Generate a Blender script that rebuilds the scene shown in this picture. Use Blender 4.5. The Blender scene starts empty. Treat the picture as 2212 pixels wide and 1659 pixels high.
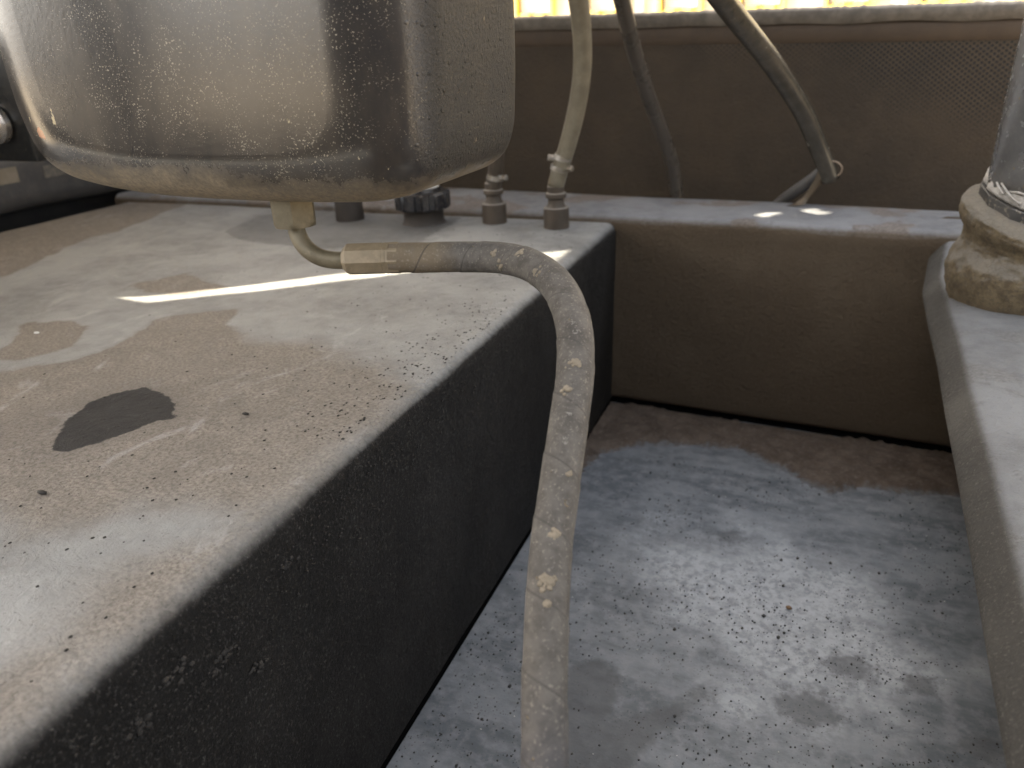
import bpy, math, random
import numpy as np
from mathutils import Vector, Matrix, noise
random.seed(7)
S = bpy.context.scene
COL = S.collection

# ------------------------------------------------------------------ camera, sky, sun, exposure
cam = bpy.data.cameras.new('camera'); co = bpy.data.objects.new('camera', cam); COL.objects.link(co); S.camera = co
R = Matrix(((0.918, -0.122, 0.376), (0.393, 0.391, -0.832), (-0.046, 0.912, 0.407))).normalized()
# columns = camera axes in world space
ex = Vector((0.91763, -0.12210, 0.37822)); 
CAMZ = 0.36
def cam_basis():
    c = (1106.0, 829.5); f = 1661.0
    a = Vector((1890 - c[0], 49 - c[1])); d = Vector((-1, 0.05))
    t = (-f * f - a.dot(a)) / a.dot(d)
    b = a + t * d
    Y = Vector((a.x, -a.y, -f)).normalized(); X = -Vector((b.x, -b.y, -f)).normalized()
    return Matrix((X, Y, X.cross(Y)))          # rows: world axes in camera space
co.matrix_world = Matrix.Translation((0, 0, CAMZ)) @ cam_basis().to_4x4()
cam.sensor_width = 36; cam.lens = 27.03; cam.clip_start = 0.02; cam.clip_end = 500
cam.dof.use_dof = True; cam.dof.focus_distance = 0.74; cam.dof.aperture_fstop = 6.0

SUN = Vector((-0.68, -0.18, 0.71)).normalized()
elev = math.asin(SUN.z); azim = math.atan2(SUN.x, SUN.y)
W = bpy.data.worlds.new('World'); S.world = W; W.use_nodes = True
wn = W.node_tree; wn.nodes.clear()
sk = wn.nodes.new('ShaderNodeTexSky'); sk.sky_type = 'NISHITA'; sk.sun_disc = False
sk.sun_elevation = elev; sk.sun_rotation = azim; sk.air_density = 0.8; sk.dust_density = 4.0; sk.ozone_density = 0.6
bg = wn.nodes.new('ShaderNodeBackground'); bg.inputs[1].default_value = 0.13
wo = wn.nodes.new('ShaderNodeOutputWorld')
hs = wn.nodes.new('ShaderNodeHueSaturation'); hs.inputs['Saturation'].default_value = 0.30      # hazy, nearly neutral sky
wn.links.new(sk.outputs[0], hs.inputs['Color']); tint = wn.nodes.new('ShaderNodeMix'); tint.data_type = 'RGBA'; tint.blend_type = 'MULTIPLY'; tint.inputs[0].default_value = 1.0
tint.inputs[7].default_value = (1.0, 0.978, 0.94, 1)      # dusty air
wn.links.new(hs.outputs[0], tint.inputs[6]); wn.links.new(tint.outputs[2], bg.inputs[0]); wn.links.new(bg.outputs[0], wo.inputs[0])
sl = bpy.data.lights.new('sun', 'SUN'); so = bpy.data.objects.new('sun', sl); COL.objects.link(so)
sl.energy = 4.6; sl.angle = math.radians(0.5); sl.color = (1.0, 0.89, 0.70)
so.rotation_euler = SUN.to_track_quat('Z', 'Y').to_euler()
S.view_settings.view_transform = 'Standard'; S.view_settings.look = 'None'
S.view_settings.exposure = 2.72; S.view_settings.gamma = 1.0
S.view_settings.use_curve_mapping = False
S.cycles.max_bounces = 8; S.cycles.diffuse_bounces = 5; S.cycles.use_denoising = True

# ------------------------------------------------------------------ shader helper
class G:
    def __init__(s, name):
        s.m = bpy.data.materials.new(name); s.m.use_nodes = True
        s.t = s.m.node_tree; s.n = s.t.nodes; s.l = s.t.links
        s.b = s.n['Principled BSDF']
        s.geo = s.n.new('ShaderNodeNewGeometry')
        s.pos = s.geo.outputs['Position']
    def set(s, inp, v):
        if hasattr(v, 'is_output'): s.l.new(v, inp)
        elif isinstance(v, (tuple, list)) and len(v) == 3 and inp.type == 'RGBA': inp.default_value = (*v, 1)
        else: inp.default_value = v
    def M(s, op, a, b=0.0, c=0.0, clamp=False):
        n = s.n.new('ShaderNodeMath'); n.operation = op; n.use_clamp = clamp
        s.set(n.inputs[0], a); s.set(n.inputs[1], b); s.set(n.inputs[2], c); return n.outputs[0]
    def attr(s, name):
        n = s.n.new('ShaderNodeAttribute'); n.attribute_name = name; return n.outputs['Fac']
    def scaled(s, sc, vec=None):
        n = s.n.new('ShaderNodeMapping'); s.l.new(vec or s.pos, n.inputs[0]); n.inputs['Scale'].default_value = sc; return n.outputs[0]
    def noise(s, scale, detail=4, rough=.55, vec=None, dist=0.0):
        n = s.n.new('ShaderNodeTexNoise'); s.l.new(vec or s.pos, n.inputs['Vector'])
        n.inputs['Scale'].default_value = scale; n.inputs['Detail'].default_value = detail
        n.inputs['Roughness'].default_value = rough; n.inputs['Distortion'].default_value = dist; return n.outputs[0]
    def voro(s, scale, vec=None, feature='F1', rnd=1.0):
        n = s.n.new('ShaderNodeTexVoronoi'); n.feature = feature; s.l.new(vec or s.pos, n.inputs['Vector'])
        n.inputs['Scale'].default_value = scale; n.inputs['Randomness'].default_value = rnd; return n.outputs['Distance']
    def step(s, v, a, b, smooth=True, lo=0.0, hi=1.0):
        n = s.n.new('ShaderNodeMapRange'); n.interpolation_type = 'SMOOTHSTEP' if smooth else 'LINEAR'
        s.set(n.inputs[0], v); s.set(n.inputs[1], a); s.set(n.inputs[2], b); s.set(n.inputs[3], lo); s.set(n.inputs[4], hi); return n.outputs[0]
    def mix(s, f, a, b):
        n = s.n.new('ShaderNodeMix'); n.data_type = 'RGBA'
        s.set(n.inputs[0], f); s.set(n.inputs[6], a); s.set(n.inputs[7], b); return n.outputs[2]
    def comp(s, v, i):
        n = s.n.new('ShaderNodeSeparateXYZ'); s.l.new(v, n.inputs[0]); return n.outputs[i]
    def spot(s, c, r, wob=0.35, nscale=30):
        """round stain around world point c: 1 inside"""
        n = s.n.new('ShaderNodeVectorMath'); n.operation = 'DISTANCE'; s.l.new(s.pos, n.inputs[0]); n.inputs[1].default_value = c
        d = s.M('ADD', n.outputs['Value'], s.M('MULTIPLY', s.M('SUBTRACT', s.noise(nscale, 3), .5), r * wob * 2))
        return s.step(d, r, r * .88)
    def bump(s, h, dist=.001, strength=1.0, chain=None):
        n = s.n.new('ShaderNodeBump'); s.set(n.inputs['Height'], h); n.inputs['Distance'].default_value = dist
        n.inputs['Strength'].default_value = strength
        if chain: s.l.new(chain, n.inputs['Normal'])
        return n.outputs[0]
    def out(s, col, rough, normal=None, metal=0.0, spec=.5):
        s.set(s.b.inputs['Base Color'], col); s.set(s.b.inputs['Roughness'], rough)
        s.set(s.b.inputs['Metallic'], metal); s.b.inputs['Specular IOR Level'].default_value = .5 if spec is None else spec
        if normal: s.l.new(normal, s.b.inputs['Normal'])
        return s.m

# ------------------------------------------------------------------ object helpers
def thing(name, label, cat, loc, group=None):
    o = bpy.data.objects.new(name, None); COL.objects.link(o); o.location = loc; o.empty_display_size = .05
    o['label'] = label; o['category'] = cat
    if group: o['group'] = group
    return o
def tag(o, label, cat, group=None, kind=None):
    if label: o['label'] = label
    if cat: o['category'] = cat
    if group: o['group'] = group
    if kind: o['kind'] = kind
    return o
def root_loc(p):
    v = Vector((0, 0, 0))
    while p: v += p.location; p = p.parent
    return v
def obj(name, vf, mat, parent=None, smooth=True, label=None, attrs=None, sharp=None):
    v, f = vf
    off = root_loc(parent)
    me = bpy.data.meshes.new(name); me.from_pydata([(x - off.x, y - off.y, z - off.z) for x, y, z in v], [], f); me.update()
    if smooth: me.shade_smooth()
    if sharp is not None:
        me.set_sharp_from_angle(angle=math.radians(sharp))
    if attrs:
        for k, a in attrs.items():
            at = me.attributes.new(k, 'FLOAT', 'POINT'); at.data.foreach_set('value', np.asarray(a, dtype=np.float32))
    me.materials.append(mat)
    o = bpy.data.objects.new(name, me); COL.objects.link(o)
    if parent: o.parent = parent
    if label: o['label'] = label
    return o
def join(*vfs):
    V, F = [], []
    for v, f in vfs:
        k = len(V); V += list(v); F += [tuple(i + k for i in q) for q in f]
    return V, F
def grid(P):      # P[i][j] rows of points -> quads
    n, m = len(P), len(P[0]); V = [p for r in P for p in r]
    F = [(i*m+j, (i+1)*m+j, (i+1)*m+j+1, i*m+j+1) for i in range(n-1) for j in range(m-1)]
    return V, F
def box(x0, x1, y0, y1, z0, z1):
    V = [(x, y, z) for z in (z0, z1) for y in (y0, y1) for x in (x0, x1)]
    return V, [(0,2,3,1), (4,5,7,6), (0,1,5,4), (2,6,7,3), (0,4,6,2), (1,3,7,5)]
def rbox(x0, x1, y0, y1, z0, z1, r, seg=3):
    import bmesh
    bm = bmesh.new(); v, f = box(x0, x1, y0, y1, z0, z1)
    vs = [bm.verts.new(p) for p in v]; [bm.faces.new([vs[i] for i in q]) for q in f]
    bmesh.ops.bevel(bm, geom=bm.edges[:], offset=r, segments=seg, profile=.5, affect='EDGES')
    bm.verts.index_update()
    out = [tuple(p.co) for p in bm.verts], [tuple(q.index for q in fc.verts) for fc in bm.faces]
    bm.free(); return out
def frame_of(axis):
    q = Vector(axis).normalized().to_track_quat('Z', 'Y'); return q @ Vector((1, 0, 0)), q @ Vector((0, 1, 0)), q @ Vector((0, 0, 1))
def lathe(prof, base, axis=(0, 0, 1), n=48, sides=None, cap=True, rough=0.0):
    a, b, c = frame_of(axis); B = Vector(base); V = []; F = []
    n = sides or n
    for h, r in prof:
        for k in range(n):
            t = 2 * math.pi * k / n
            rr = r
            if rough:
                q = Vector((math.cos(t) * 30 * r, math.sin(t) * 30 * r, h * 40)); rr = r + rough * noise.noise(q * 2) + rough * .5 * noise.noise(q * 7)
            p = B + c * h + (a * math.cos(t) + b * math.sin(t)) * rr
            V.append(tuple(p))
    m = len(prof)
    for i in range(m - 1):
        for k in range(n):
            k2 = (k + 1) % n; F.append((i*n+k, i*n+k2, (i+1)*n+k2, (i+1)*n+k))
    if cap:
        F.append(tuple(range(n - 1, -1, -1))); F.append(tuple((m-1)*n + k for k in range(n)))
    return V, F
def catmull(P, step=.003):
    P = [Vector(p) for p in P]; Q = [2*P[0]-P[1]] + P + [2*P[-1]-P[-2]]; out = []
    for i in range(1, len(Q) - 2):
        p0, p1, p2, p3 = Q[i-1:i+3]; n = max(2, int((p2-p1).length / step))
        for k in range(n):
            t = k / n
            out.append(.5 * ((2*p1) + (-p0+p2)*t + (2*p0-5*p1+4*p2-p3)*t*t + (-p0+3*p1-3*p2+p3)*t**3))
    out.append(P[-1]); return out
def smooth_path(pts, it=20):
    for _ in range(it):
        pts = [pts[0]] + [(pts[i-1] + 2*pts[i] + pts[i+1]) / 4 for i in range(1, len(pts)-1)] + [pts[-1]]
    return pts
def sweep_frames(pts):
    T = [(pts[min(i+1, len(pts)-1)] - pts[max(i-1, 0)]).normalized() for i in range(len(pts))]
    n = T[0].orthogonal().normalized(); N = []
    for i, t in enumerate(T):
        n = (n - t * n.dot(t)).normalized(); N.append(n)
    return T, N
def tube(P, r, n=24, step=.004, it=10, rf=None, cap=True):
    """rf(s, theta) -> radius"""
    pts = smooth_path(catmull(P, step), it); T, N = sweep_frames(pts); V = []; F = []; s = 0; U = []; A = []
    for i, p in enumerate(pts):
        if i: s += (p - pts[i-1]).length
        B = T[i].cross(N[i])
        for k in range(n):
            th = 2 * math.pi * k / n
            rr = rf(s, th) if rf else r
            V.append(tuple(p + (N[i]*math.cos(th) + B*math.sin(th)) * rr)); U.append(s); A.append(th)
    m = len(pts)
    F = [(i*n+k, i*n+(k+1) % n, (i+1)*n+(k+1) % n, (i+1)*n+k) for i in range(m-1) for k in range(n)]
    if cap: F.append(tuple(range(n-1, -1, -1))); F.append(tuple((m-1)*n + k for k in range(n)))
    return (V, F), U, A, pts, T, N
def sdf(poly, pts):
    """signed distance (negative inside) of 2-D points to a polygon"""
    P = np.asarray(pts, float); poly = np.asarray(poly, float); n = len(poly)
    d = np.full(len(P), 1e9); ins = np.zeros(len(P), bool)
    for i in range(n):
        a, b = poly[i], poly[(i+1) % n]; e = b - a; w = P - a
        t = np.clip((w @ e) / max(e @ e, 1e-12), 0, 1); q = w - t[:, None] * e
        d = np.minimum(d, np.hypot(q[:, 0], q[:, 1]))
        c = (a[1] > P[:, 1]) != (b[1] > P[:, 1])
        with np.errstate(divide='ignore', invalid='ignore'):
            xi = a[0] + (P[:, 1] - a[1]) * (b[0] - a[0]) / (b[1] - a[1])
        ins ^= c & (P[:, 0] < xi)
    return np.where(ins, -d, d)

# ------------------------------------------------------------------ materials
BLK = (0.0125, 0.0112, 0.0102)
def dusty_plastic(name, dust=(.30, .285, .26), film=(.255, .257, .252), base=BLK, side_dust=.05, top_rough=.45, brown=(.212, .190, .165), side_col=None, side_rough=.5, use_attr=True, topk=1.0, side_spec=.5, lo=.35, hi_=.95, sspk=.36):
    g = G(name)
    nz = g.comp(g.geo.outputs['Normal'], 2)
    wob = g.M('SUBTRACT', g.noise(9, 5), .5)
    up = g.step(g.M('ADD', nz, g.M('MULTIPLY', g.M('SUBTRACT', g.noise(120, 4), .5), .25 if lo < .5 else .06)), lo, hi_)
    fine = g.noise(260, 5, .65); mid = g.noise(38, 5, .6); big = g.noise(6, 5, .6)
    filmc = g.mix(g.step(mid, .3, .75), film, tuple(c * .72 for c in film))
    filmc = g.mix(g.step(g.noise(420, 4, .7), .42, .62, hi=.35), filmc, tuple(c * .6 for c in film))
    filmc = g.mix(g.step(big, .38, .66), filmc, tuple(c * 1.16 for c in film))
    br = g.mix(g.step(g.noise(22, 6, .7, dist=1.0), .3, .7), brown, tuple(min(1, c * 1.32) for c in brown))
    br = g.mix(g.step(fine, .35, .7), br, tuple(c * .62 for c in brown))
    if use_attr:
        d = g.M('ADD', g.attr('brown'), g.M('ADD', g.M('MULTIPLY', wob, .09), g.M('MULTIPLY', g.M('SUBTRACT', g.noise(70, 4, .7), .5), .012)))
        wd = g.step(g.comp(g.pos, 0), -.88, -.60, lo=.004, hi=.05); bmask = g.step(d, wd, g.M('MULTIPLY', wd, -.5))
        rim = g.M('MULTIPLY', g.step(d, .012, .001), g.step(d, -.006, .002))
        topc = g.mix(bmask, filmc, br)
        topc = g.mix(g.M('MULTIPLY', rim, g.step(wd, .02, .008, hi=.3)), topc, (.16, .14, .12))
        smear = g.noise(14, 7, .72, g.scaled((1, .6, 1)), dist=1.5); topc = g.mix(g.step(smear, .55, .72, hi=.5), topc, (.42, .415, .41)); topc = g.mix(g.step(smear, .44, .30, hi=.4), topc, (.17, .16, .15))
        dd = g.M('ADD', g.attr('dark'), g.M('ADD', g.M('MULTIPLY', g.M('SUBTRACT', g.noise(45, 5, .7), .5), .022), g.M('MULTIPLY', wob, .01)))
        topc = g.mix(g.step(dd, .05, .0, hi=.28), topc, (.09, .08, .075))
        topc = g.mix(g.step(dd, .0015, -.0015), topc, (.019, .0185, .019))
        pd = g.M('ADD', g.attr('wet_shade'), g.M('ADD', g.M('MULTIPLY', wob, .04), g.M('MULTIPLY', g.M('SUBTRACT', g.noise(60, 5, .7), .5), .03)))
        topc = g.mix(g.step(pd, .004, -.004, hi=.6), topc, (.09, .09, .09))  # darker grey, the shade painted round the caps
    else:
        topc = g.mix(g.step(g.M('ADD', wob, g.M('MULTIPLY', g.noise(60, 4), .1)), .06, .12), filmc, br)
    spk = g.step(g.voro(150), .16, .08)
    topc = g.mix(g.M('MULTIPLY', spk, .45), topc, (.07, .065, .06))
    sd = g.mix(g.step(g.noise(300, 4, .8), .52, .74, hi=sspk), side_col or base, dust)
    sd = g.mix(g.step(g.noise(11, 6, .7, g.scaled((1, 1, .35))), .40, .68, hi=.5), sd, tuple(c * .45 for c in (side_col or base))) if use_attr else sd
    sd = g.mix(g.M('MULTIPLY', g.step(big, .45, .7), side_dust), sd, dust)
    col = g.mix(g.M('MULTIPLY', up, topk), sd, topc)
    rough = g.M('ADD', g.M('MULTIPLY', up, top_rough - side_rough), side_rough)
    rough = g.M('ADD', rough, g.M('MULTIPLY', g.M('SUBTRACT', mid, .5), .22))
    if use_attr: rough = g.M('ADD', rough, g.M('MULTIPLY', bmask, .18))
    n0 = g.bump(g.noise(34, 8, .72, dist=2.0), .006, .7)
    n1 = g.bump(g.noise(90, 5, .6), .0022, .5, n0)
    n2 = g.bump(fine, .0014, .7, n1)
    n3 = g.bump(g.step(g.voro(85), .22, .05), .0012, .6, n2)
    sidem = g.M('MULTIPLY', g.step(nz, .6, .2), g.step(g.comp(g.pos, 2), -.16, -.03, lo=.25))
    n3 = g.bump(g.M('MULTIPLY', sidem, g.noise(110, 6, .75)), .006, .9, n3) if use_attr else g.bump(g.noise(120, 6, .75), .012, .9, n3)
    g.b.inputs['Specular IOR Level'].default_value = .5
    return g.out(col, rough, n3, spec=side_spec)
M_block = dusty_plastic('black_plastic_block', side_dust=.02, side_rough=.62, side_spec=.22)
M_ledge = dusty_plastic('black_plastic_ledge', use_attr=False, side_col=(.120, .090, .060), side_dust=.25, sspk=.5, dust=(.21, .165, .115), side_rough=.85, side_spec=.2, brown=(.27, .24, .22), film=(.30, .305, .32))
M_ridge = dusty_plastic('black_plastic_ridge', use_attr=False, side_col=(.050, .045, .038), sspk=.8, side_dust=.3, dust=(.21, .195, .165), side_rough=.65, brown=(.225, .226, .225), film=(.255, .262, .272), top_rough=.33, lo=.74, hi_=.985)

def mat_floor():
    g = G('deck_floor'); wob = g.M('SUBTRACT', g.noise(9, 5), .5)
    st = g.scaled((3, 9, 3)); streak = g.noise(3, 6, .6, st)
    mid = g.noise(50, 6, .65); fine = g.noise(330, 4, .6)
    c = g.mix(g.step(streak, .35, .65), (.104, .118, .133), (.200, .217, .235))
    c = g.mix(g.step(mid, .42, .68, hi=.6), c, (.27, .28, .30))
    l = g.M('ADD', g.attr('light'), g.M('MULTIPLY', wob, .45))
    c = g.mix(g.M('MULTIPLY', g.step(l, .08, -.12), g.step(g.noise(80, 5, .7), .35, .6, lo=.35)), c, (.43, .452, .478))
    w = g.M('ADD', g.attr('wet_shade'), g.M('ADD', g.M('MULTIPLY', g.M('SUBTRACT', g.noise(40, 6, .75), .5), .05), g.M('MULTIPLY', wob, .02)))
    wet_shade = g.step(w, .009, -.009)
    c = g.mix(g.M('MULTIPLY', wet_shade, .62), c, (.075, .079, .085))
    sp = g.step(g.voro(210), .24, .12); sel = g.step(g.noise(24, 3), .45, .62)
    c = g.mix(g.M('MULTIPLY', g.M('MULTIPLY', sp, sel), .75), c, (.03, .03, .03))
    c = g.mix(g.step(fine, .68, .78, hi=.5), c, (.45, .45, .45))
    r = g.M('ADD', .36, g.M('MULTIPLY', mid, .35))
    n = g.bump(mid, .0012, .5); n = g.bump(fine, .0006, .6, n)
    return g.out(c, r, n)
M_floor = mat_floor()
def mat_steel():
    g = G('dusty_tank_paint'); px = g.comp(g.pos, 0); pz = g.comp(g.pos, 2)
    ver = g.scaled((1, 1, .5)); nx = g.comp(g.geo.outputs['Normal'], 0)
    base = g.mix(g.step(g.noise(5, 4), .35, .65), (.016, .016, .019), (.026, .024, .023))
    film = g.M('ADD', .015, g.M('MULTIPLY', g.step(g.noise(11, 6, .65, g.scaled((1, 1, .4))), .35, .7), .10))
    c = g.mix(g.M('MULTIPLY', film, 1.25), base, (.30, .235, .145))
    area = g.M('MULTIPLY', g.step(g.noise(13, 4), .33, .60), g.step(px, -.78, -.50, lo=.25))
    s1 = g.step(g.M('ADD', g.noise(620, 2, .5), g.M('MULTIPLY', g.noise(60, 4), .22)), .745, .79)
    s1 = g.M('MULTIPLY', s1, area)
    c = g.mix(g.M('MULTIPLY', s1, .75), c, (.36, .31, .22))
    s2 = g.M('MULTIPLY', g.step(g.noise(150, 6, .8, g.scaled((1, 1, .7)), dist=.6), .70, .715), g.step(area, .3, .9)); c = g.mix(g.M('MULTIPLY', s2, .9), c, (.50, .44, .33))
    s3 = g.step(g.noise(62, 5, .7, g.scaled((1, 1, .45))), .685, .70); c = g.mix(s3, c, (.46, .38, .24))
    low = g.M('ADD', pz, g.M('MULTIPLY', g.M('SUBTRACT', g.noise(28, 7, .75), .5), .06))
    left = g.step(px, -.40, -.62, lo=0.0, hi=.012)
    dust = g.step(g.M('SUBTRACT', low, left), .266, .236)
    c = g.mix(g.M('MULTIPLY', dust, g.step(g.noise(240, 5, .75), .3, .65, lo=.4)), c, (.24, .19, .125))
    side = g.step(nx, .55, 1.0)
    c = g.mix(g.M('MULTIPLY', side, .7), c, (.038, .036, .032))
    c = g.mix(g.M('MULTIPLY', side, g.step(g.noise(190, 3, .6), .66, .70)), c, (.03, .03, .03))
    c = g.mix(g.spot((-.739, .548, .2985), .0080, .5, 160), c, (.25, .09, .045))
    c = g.mix(g.M('MULTIPLY', g.spot((-.735, .548, .357), .005, .3, 200), .6), c, (.33, .29, .2))
    r = g.M('ADD', g.M('ADD', .17, g.M('MULTIPLY', film, .6)), g.M('MULTIPLY', g.M('MAXIMUM', dust, g.M('MULTIPLY', side, .7)), .5), clamp=True)
    r = g.M('ADD', r, g.M('MULTIPLY', s1, .3), clamp=True)
    n = g.bump(g.noise(180, 4, .7), .0004, .25)
    n = g.bump(g.M('MULTIPLY', side, g.step(g.M('SUBTRACT', g.voro(110), g.M('MULTIPLY', g.noise(50, 3), .25)), .10, .0)), .003, .7, n); n = g.bump(g.M('MULTIPLY', side, g.noise(260, 4, .75)), .003, .9, n)
    n = g.bump(g.M('MAXIMUM', s3, s2), .0010, .8, n)
    g.b.inputs['IOR'].default_value = 1.5
    g.l.new(g.M('SUBTRACT', .66, g.M('MULTIPLY', side, .5)), g.b.inputs['Specular IOR Level'])
    return g.out(c, r, n, spec=None)
M_steel = mat_steel()
def simple(name, col, col2=None, rough=.5, metal=0.0, bs=200, bd=.0006, ns=30, spec=.5, dust=None, dk=.6, dlo=.5, dhi=.65, up=None):
    g = G(name); c = g.mix(g.step(g.noise(ns, 5, .65), .35, .65), col, col2 or tuple(x * .8 for x in col))
    if dust: c = g.mix(g.M('MULTIPLY', g.step(g.noise(ns * 5, 5, .7), dlo, dhi), dk), c, dust)
    if up:
        c = g.mix(g.step(g.comp(g.geo.outputs['Normal'], 2), .3, .9, hi=.8), c, up)
    return g.out(c, g.M('ADD', rough - .08, g.M('MULTIPLY', g.noise(ns * 2, 4), .16)), g.bump(g.noise(bs, 5, .65), bd, .6), metal, spec)
M_nut = simple('dusty_zinc', (.115, .096, .060), (.165, .14, .092), .5, .3, dust=(.2, .165, .105), dk=.5)
M_ferr = simple('dusty_ferrule', (.19, .15, .095), (.25, .20, .13), .55, .1, dust=(.28, .22, .14), dk=.5)
M_capw = simple('white_cap_top', (.7, .69, .66), rough=.5)
M_capb = simple('black_cap', (.014, .014, .017), rough=.3, dust=(.2, .17, .14), dk=.35)
M_neck = simple('dusty_neck', (.025, .019, .014), (.04, .031, .024), rough=.7, up=(.3, .28, .26))
M_fit = simple('dusty_brass', (.045, .033, .022), (.065, .048, .033), rough=.6, up=(.25, .23, .2))
M_clamp = simple('clamp_steel', (.36, .34, .31), (.22, .19, .15), .4, .7)
M_ha = simple('milky_hose', (.14, .122, .088), (.19, .168, .122), .35, dust=(.13, .105, .07), dk=.4)
M_hb = simple('grey_hose', (.045, .034, .024), (.065, .05, .036), .4)
M_hc = simple('dark_hose', (.052, .045, .037), (.062, .053, .044), .28, ns=12, bs=500, bd=.0003)
M_hd = simple('speckled_dark_hose', (.040, .036, .028), (.058, .051, .040), .24, dust=(.16, .14, .10), dk=.5, dlo=.64, dhi=.7)
M_tab = simple('kraft_tape', (.11, .082, .052), (.08, .06, .04), .6)
M_tie = simple('pale_tie', (.33, .25, .18), rough=.5)
M_ring = simple('collar_black', (.028, .027, .026), (.055, .052, .048), .4, dust=(.3, .26, .2), dk=.55, dlo=.55, dhi=.65)
M_panel = simple('grey_black_panel', (.055, .054, .056), (.075, .072, .069), .42, dust=(.16, .13, .1), dk=.2)
M_black = simple('gloss_black', (.008, .008, .008), rough=.3, dust=(.05, .045, .03), dk=.4)
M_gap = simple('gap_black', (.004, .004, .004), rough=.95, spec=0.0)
M_lab = simple('tan_label', (.17, .145, .105), (.21, .18, .14), .6)
M_chrome = simple('ribbed_chrome', (.7, .68, .66), (.5, .45, .4), .25, .9)
M_drift = simple('silt', (.075, .053, .038), (.115, .087, .067), .9, bs=150, bd=.003, ns=26, dust=(.26, .23, .20), dk=.4, dlo=.52)
M_grit = simple('dark_grit', (.035, .035, .035), (.06, .058, .052), .8)
M_mud = simple('dried_mud', (.020, .0175, .015), (.032, .028, .024), .9)
M_crumbw = simple('white_crumb', (.75, .74, .7), rough=.8)
M_wrap = simple('frayed_tape', (.27, .25, .22), (.36, .34, .31), .7, ns=120, bs=500, bd=.002)
M_pebb = simple('brown_pebble_stone', (.22, .14, .08), (.3, .2, .12), .8)
M_tanmud = simple('tan_mud', (.19, .16, .118), (.26, .22, .162), .95, bs=400, bd=.002)
M_sunsheet = simple('sun_sheet_pale', (.30, .285, .26), rough=.6)  # underside of the added overhead sheet, pale to bounce more light
M_ground = simple('sandy_ground', (.36, .29, .20), (.44, .36, .26), .95, ns=1.5, bs=20, bd=.01)
M_bwall = simple('pale_render_wall', (.66, .62, .56), (.72, .68, .62), .9, ns=3)
M_yel = simple('yellow_enamel', (.80, .62, .16), (.76, .56, .12), .5)
M_pane = simple('grey_pane', (.50, .49, .47), (.60, .58, .55), .4, ns=9)
M_post = simple('post_black', (.012, .012, .013), rough=.5)
def mat_pipe():
    g = G('black_pipe_dusty'); c = g.mix(g.step(g.noise(170, 5, .7), .42, .66, hi=.7), (.30, .30, .305), (.36, .355, .345))
    c = g.mix(g.step(g.voro(55), .11, .05), c, (.42, .33, .2))
    c = g.mix(g.step(g.comp(g.pos, 2), .16, .12, hi=.6), c, (.17, .135, .085))
    return g.out(c, g.M('ADD', .14, g.M('MULTIPLY', g.noise(60, 4), .22)), g.bump(g.noise(250, 4), .0003, .4), .45)
M_pipe = mat_pipe()
def mat_boot():
    g = G('muddy_rubber_boot'); cr = g.voro(130, feature='DISTANCE_TO_EDGE'); nn = g.noise(60, 6, .7)
    nz = g.comp(g.geo.outputs['Normal'], 2)
    c = g.mix(g.step(nn, .3, .7), (.10, .072, .038), (.20, .150, .082))
    c = g.mix(g.step(g.noise(200, 5, .7), .5, .72, hi=.75), c, (.07, .06, .045))
    c = g.mix(g.M('MULTIPLY', g.step(nz, -.05, .6), .6), c, (.26, .245, .215))
    c = g.mix(g.step(cr, .06, .0, hi=.3), c, (.08, .06, .04))
    n = g.bump(g.noise(60, 6, .75), .008, .8); n = g.bump(g.noise(220, 6, .75), .005, 1.0, n); n = g.bump(g.step(cr, .0, .12), .0015, .4, n)
    return g.out(c, .9, n)
M_boot = mat_boot()
def mat_perf():
    g = G('perforated_panel'); px = g.comp(g.pos, 0); pz = g.comp(g.pos, 2); P = .0125
    def dots(ox, oz):
        fx = g.M('SUBTRACT', g.M('FRACT', g.M('DIVIDE', g.M('ADD', px, ox), P)), .5)
        fz = g.M('SUBTRACT', g.M('FRACT', g.M('DIVIDE', g.M('ADD', pz, oz), P * .8)), .5)
        return g.M('SQRT', g.M('ADD', g.M('MULTIPLY', fx, fx), g.M('MULTIPLY', g.M('MULTIPLY', fz, fz), .64)))
    d = g.M('MINIMUM', dots(10, 10), dots(10 + P / 2, 10 + P * .4))
    hole = g.step(d, .24, .17)
    fill = g.M('ADD', g.M('ADD', g.M('MULTIPLY', px, .55), g.M('MULTIPLY', pz, 1.9)), g.M('MULTIPLY', g.noise(7, 5), .5))
    open_ = g.step(fill, .60, .85)
    c = g.mix(g.step(g.noise(8, 6, .65), .3, .7), (.025, .0168, .0088), (.040, .0270, .0145))
    c = g.mix(g.step(g.noise(90, 5, .7), .55, .8, hi=.22), c, (.08, .065, .045))
    c = g.mix(g.M('MULTIPLY', hole, open_), c, (.003, .003, .003))
    pit = g.M('MULTIPLY', g.M('MULTIPLY', hole, -1.0), g.step(fill, .3, .8))
    n = g.bump(pit, .0012, .5); n = g.bump(g.noise(110, 6, .75), .008, .8, n)
    return g.out(c, .85, n)
M_perf = mat_perf()
M_rail = simple('dusty_wall_cap', (.055, .046, .036), (.095, .082, .066), .6, ns=40, bs=90, bd=.002, up=(.26, .235, .20))
M_band = simple('brown_wall_band', (.032, .0205, .0115), (.044, .029, .017), .75)
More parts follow.
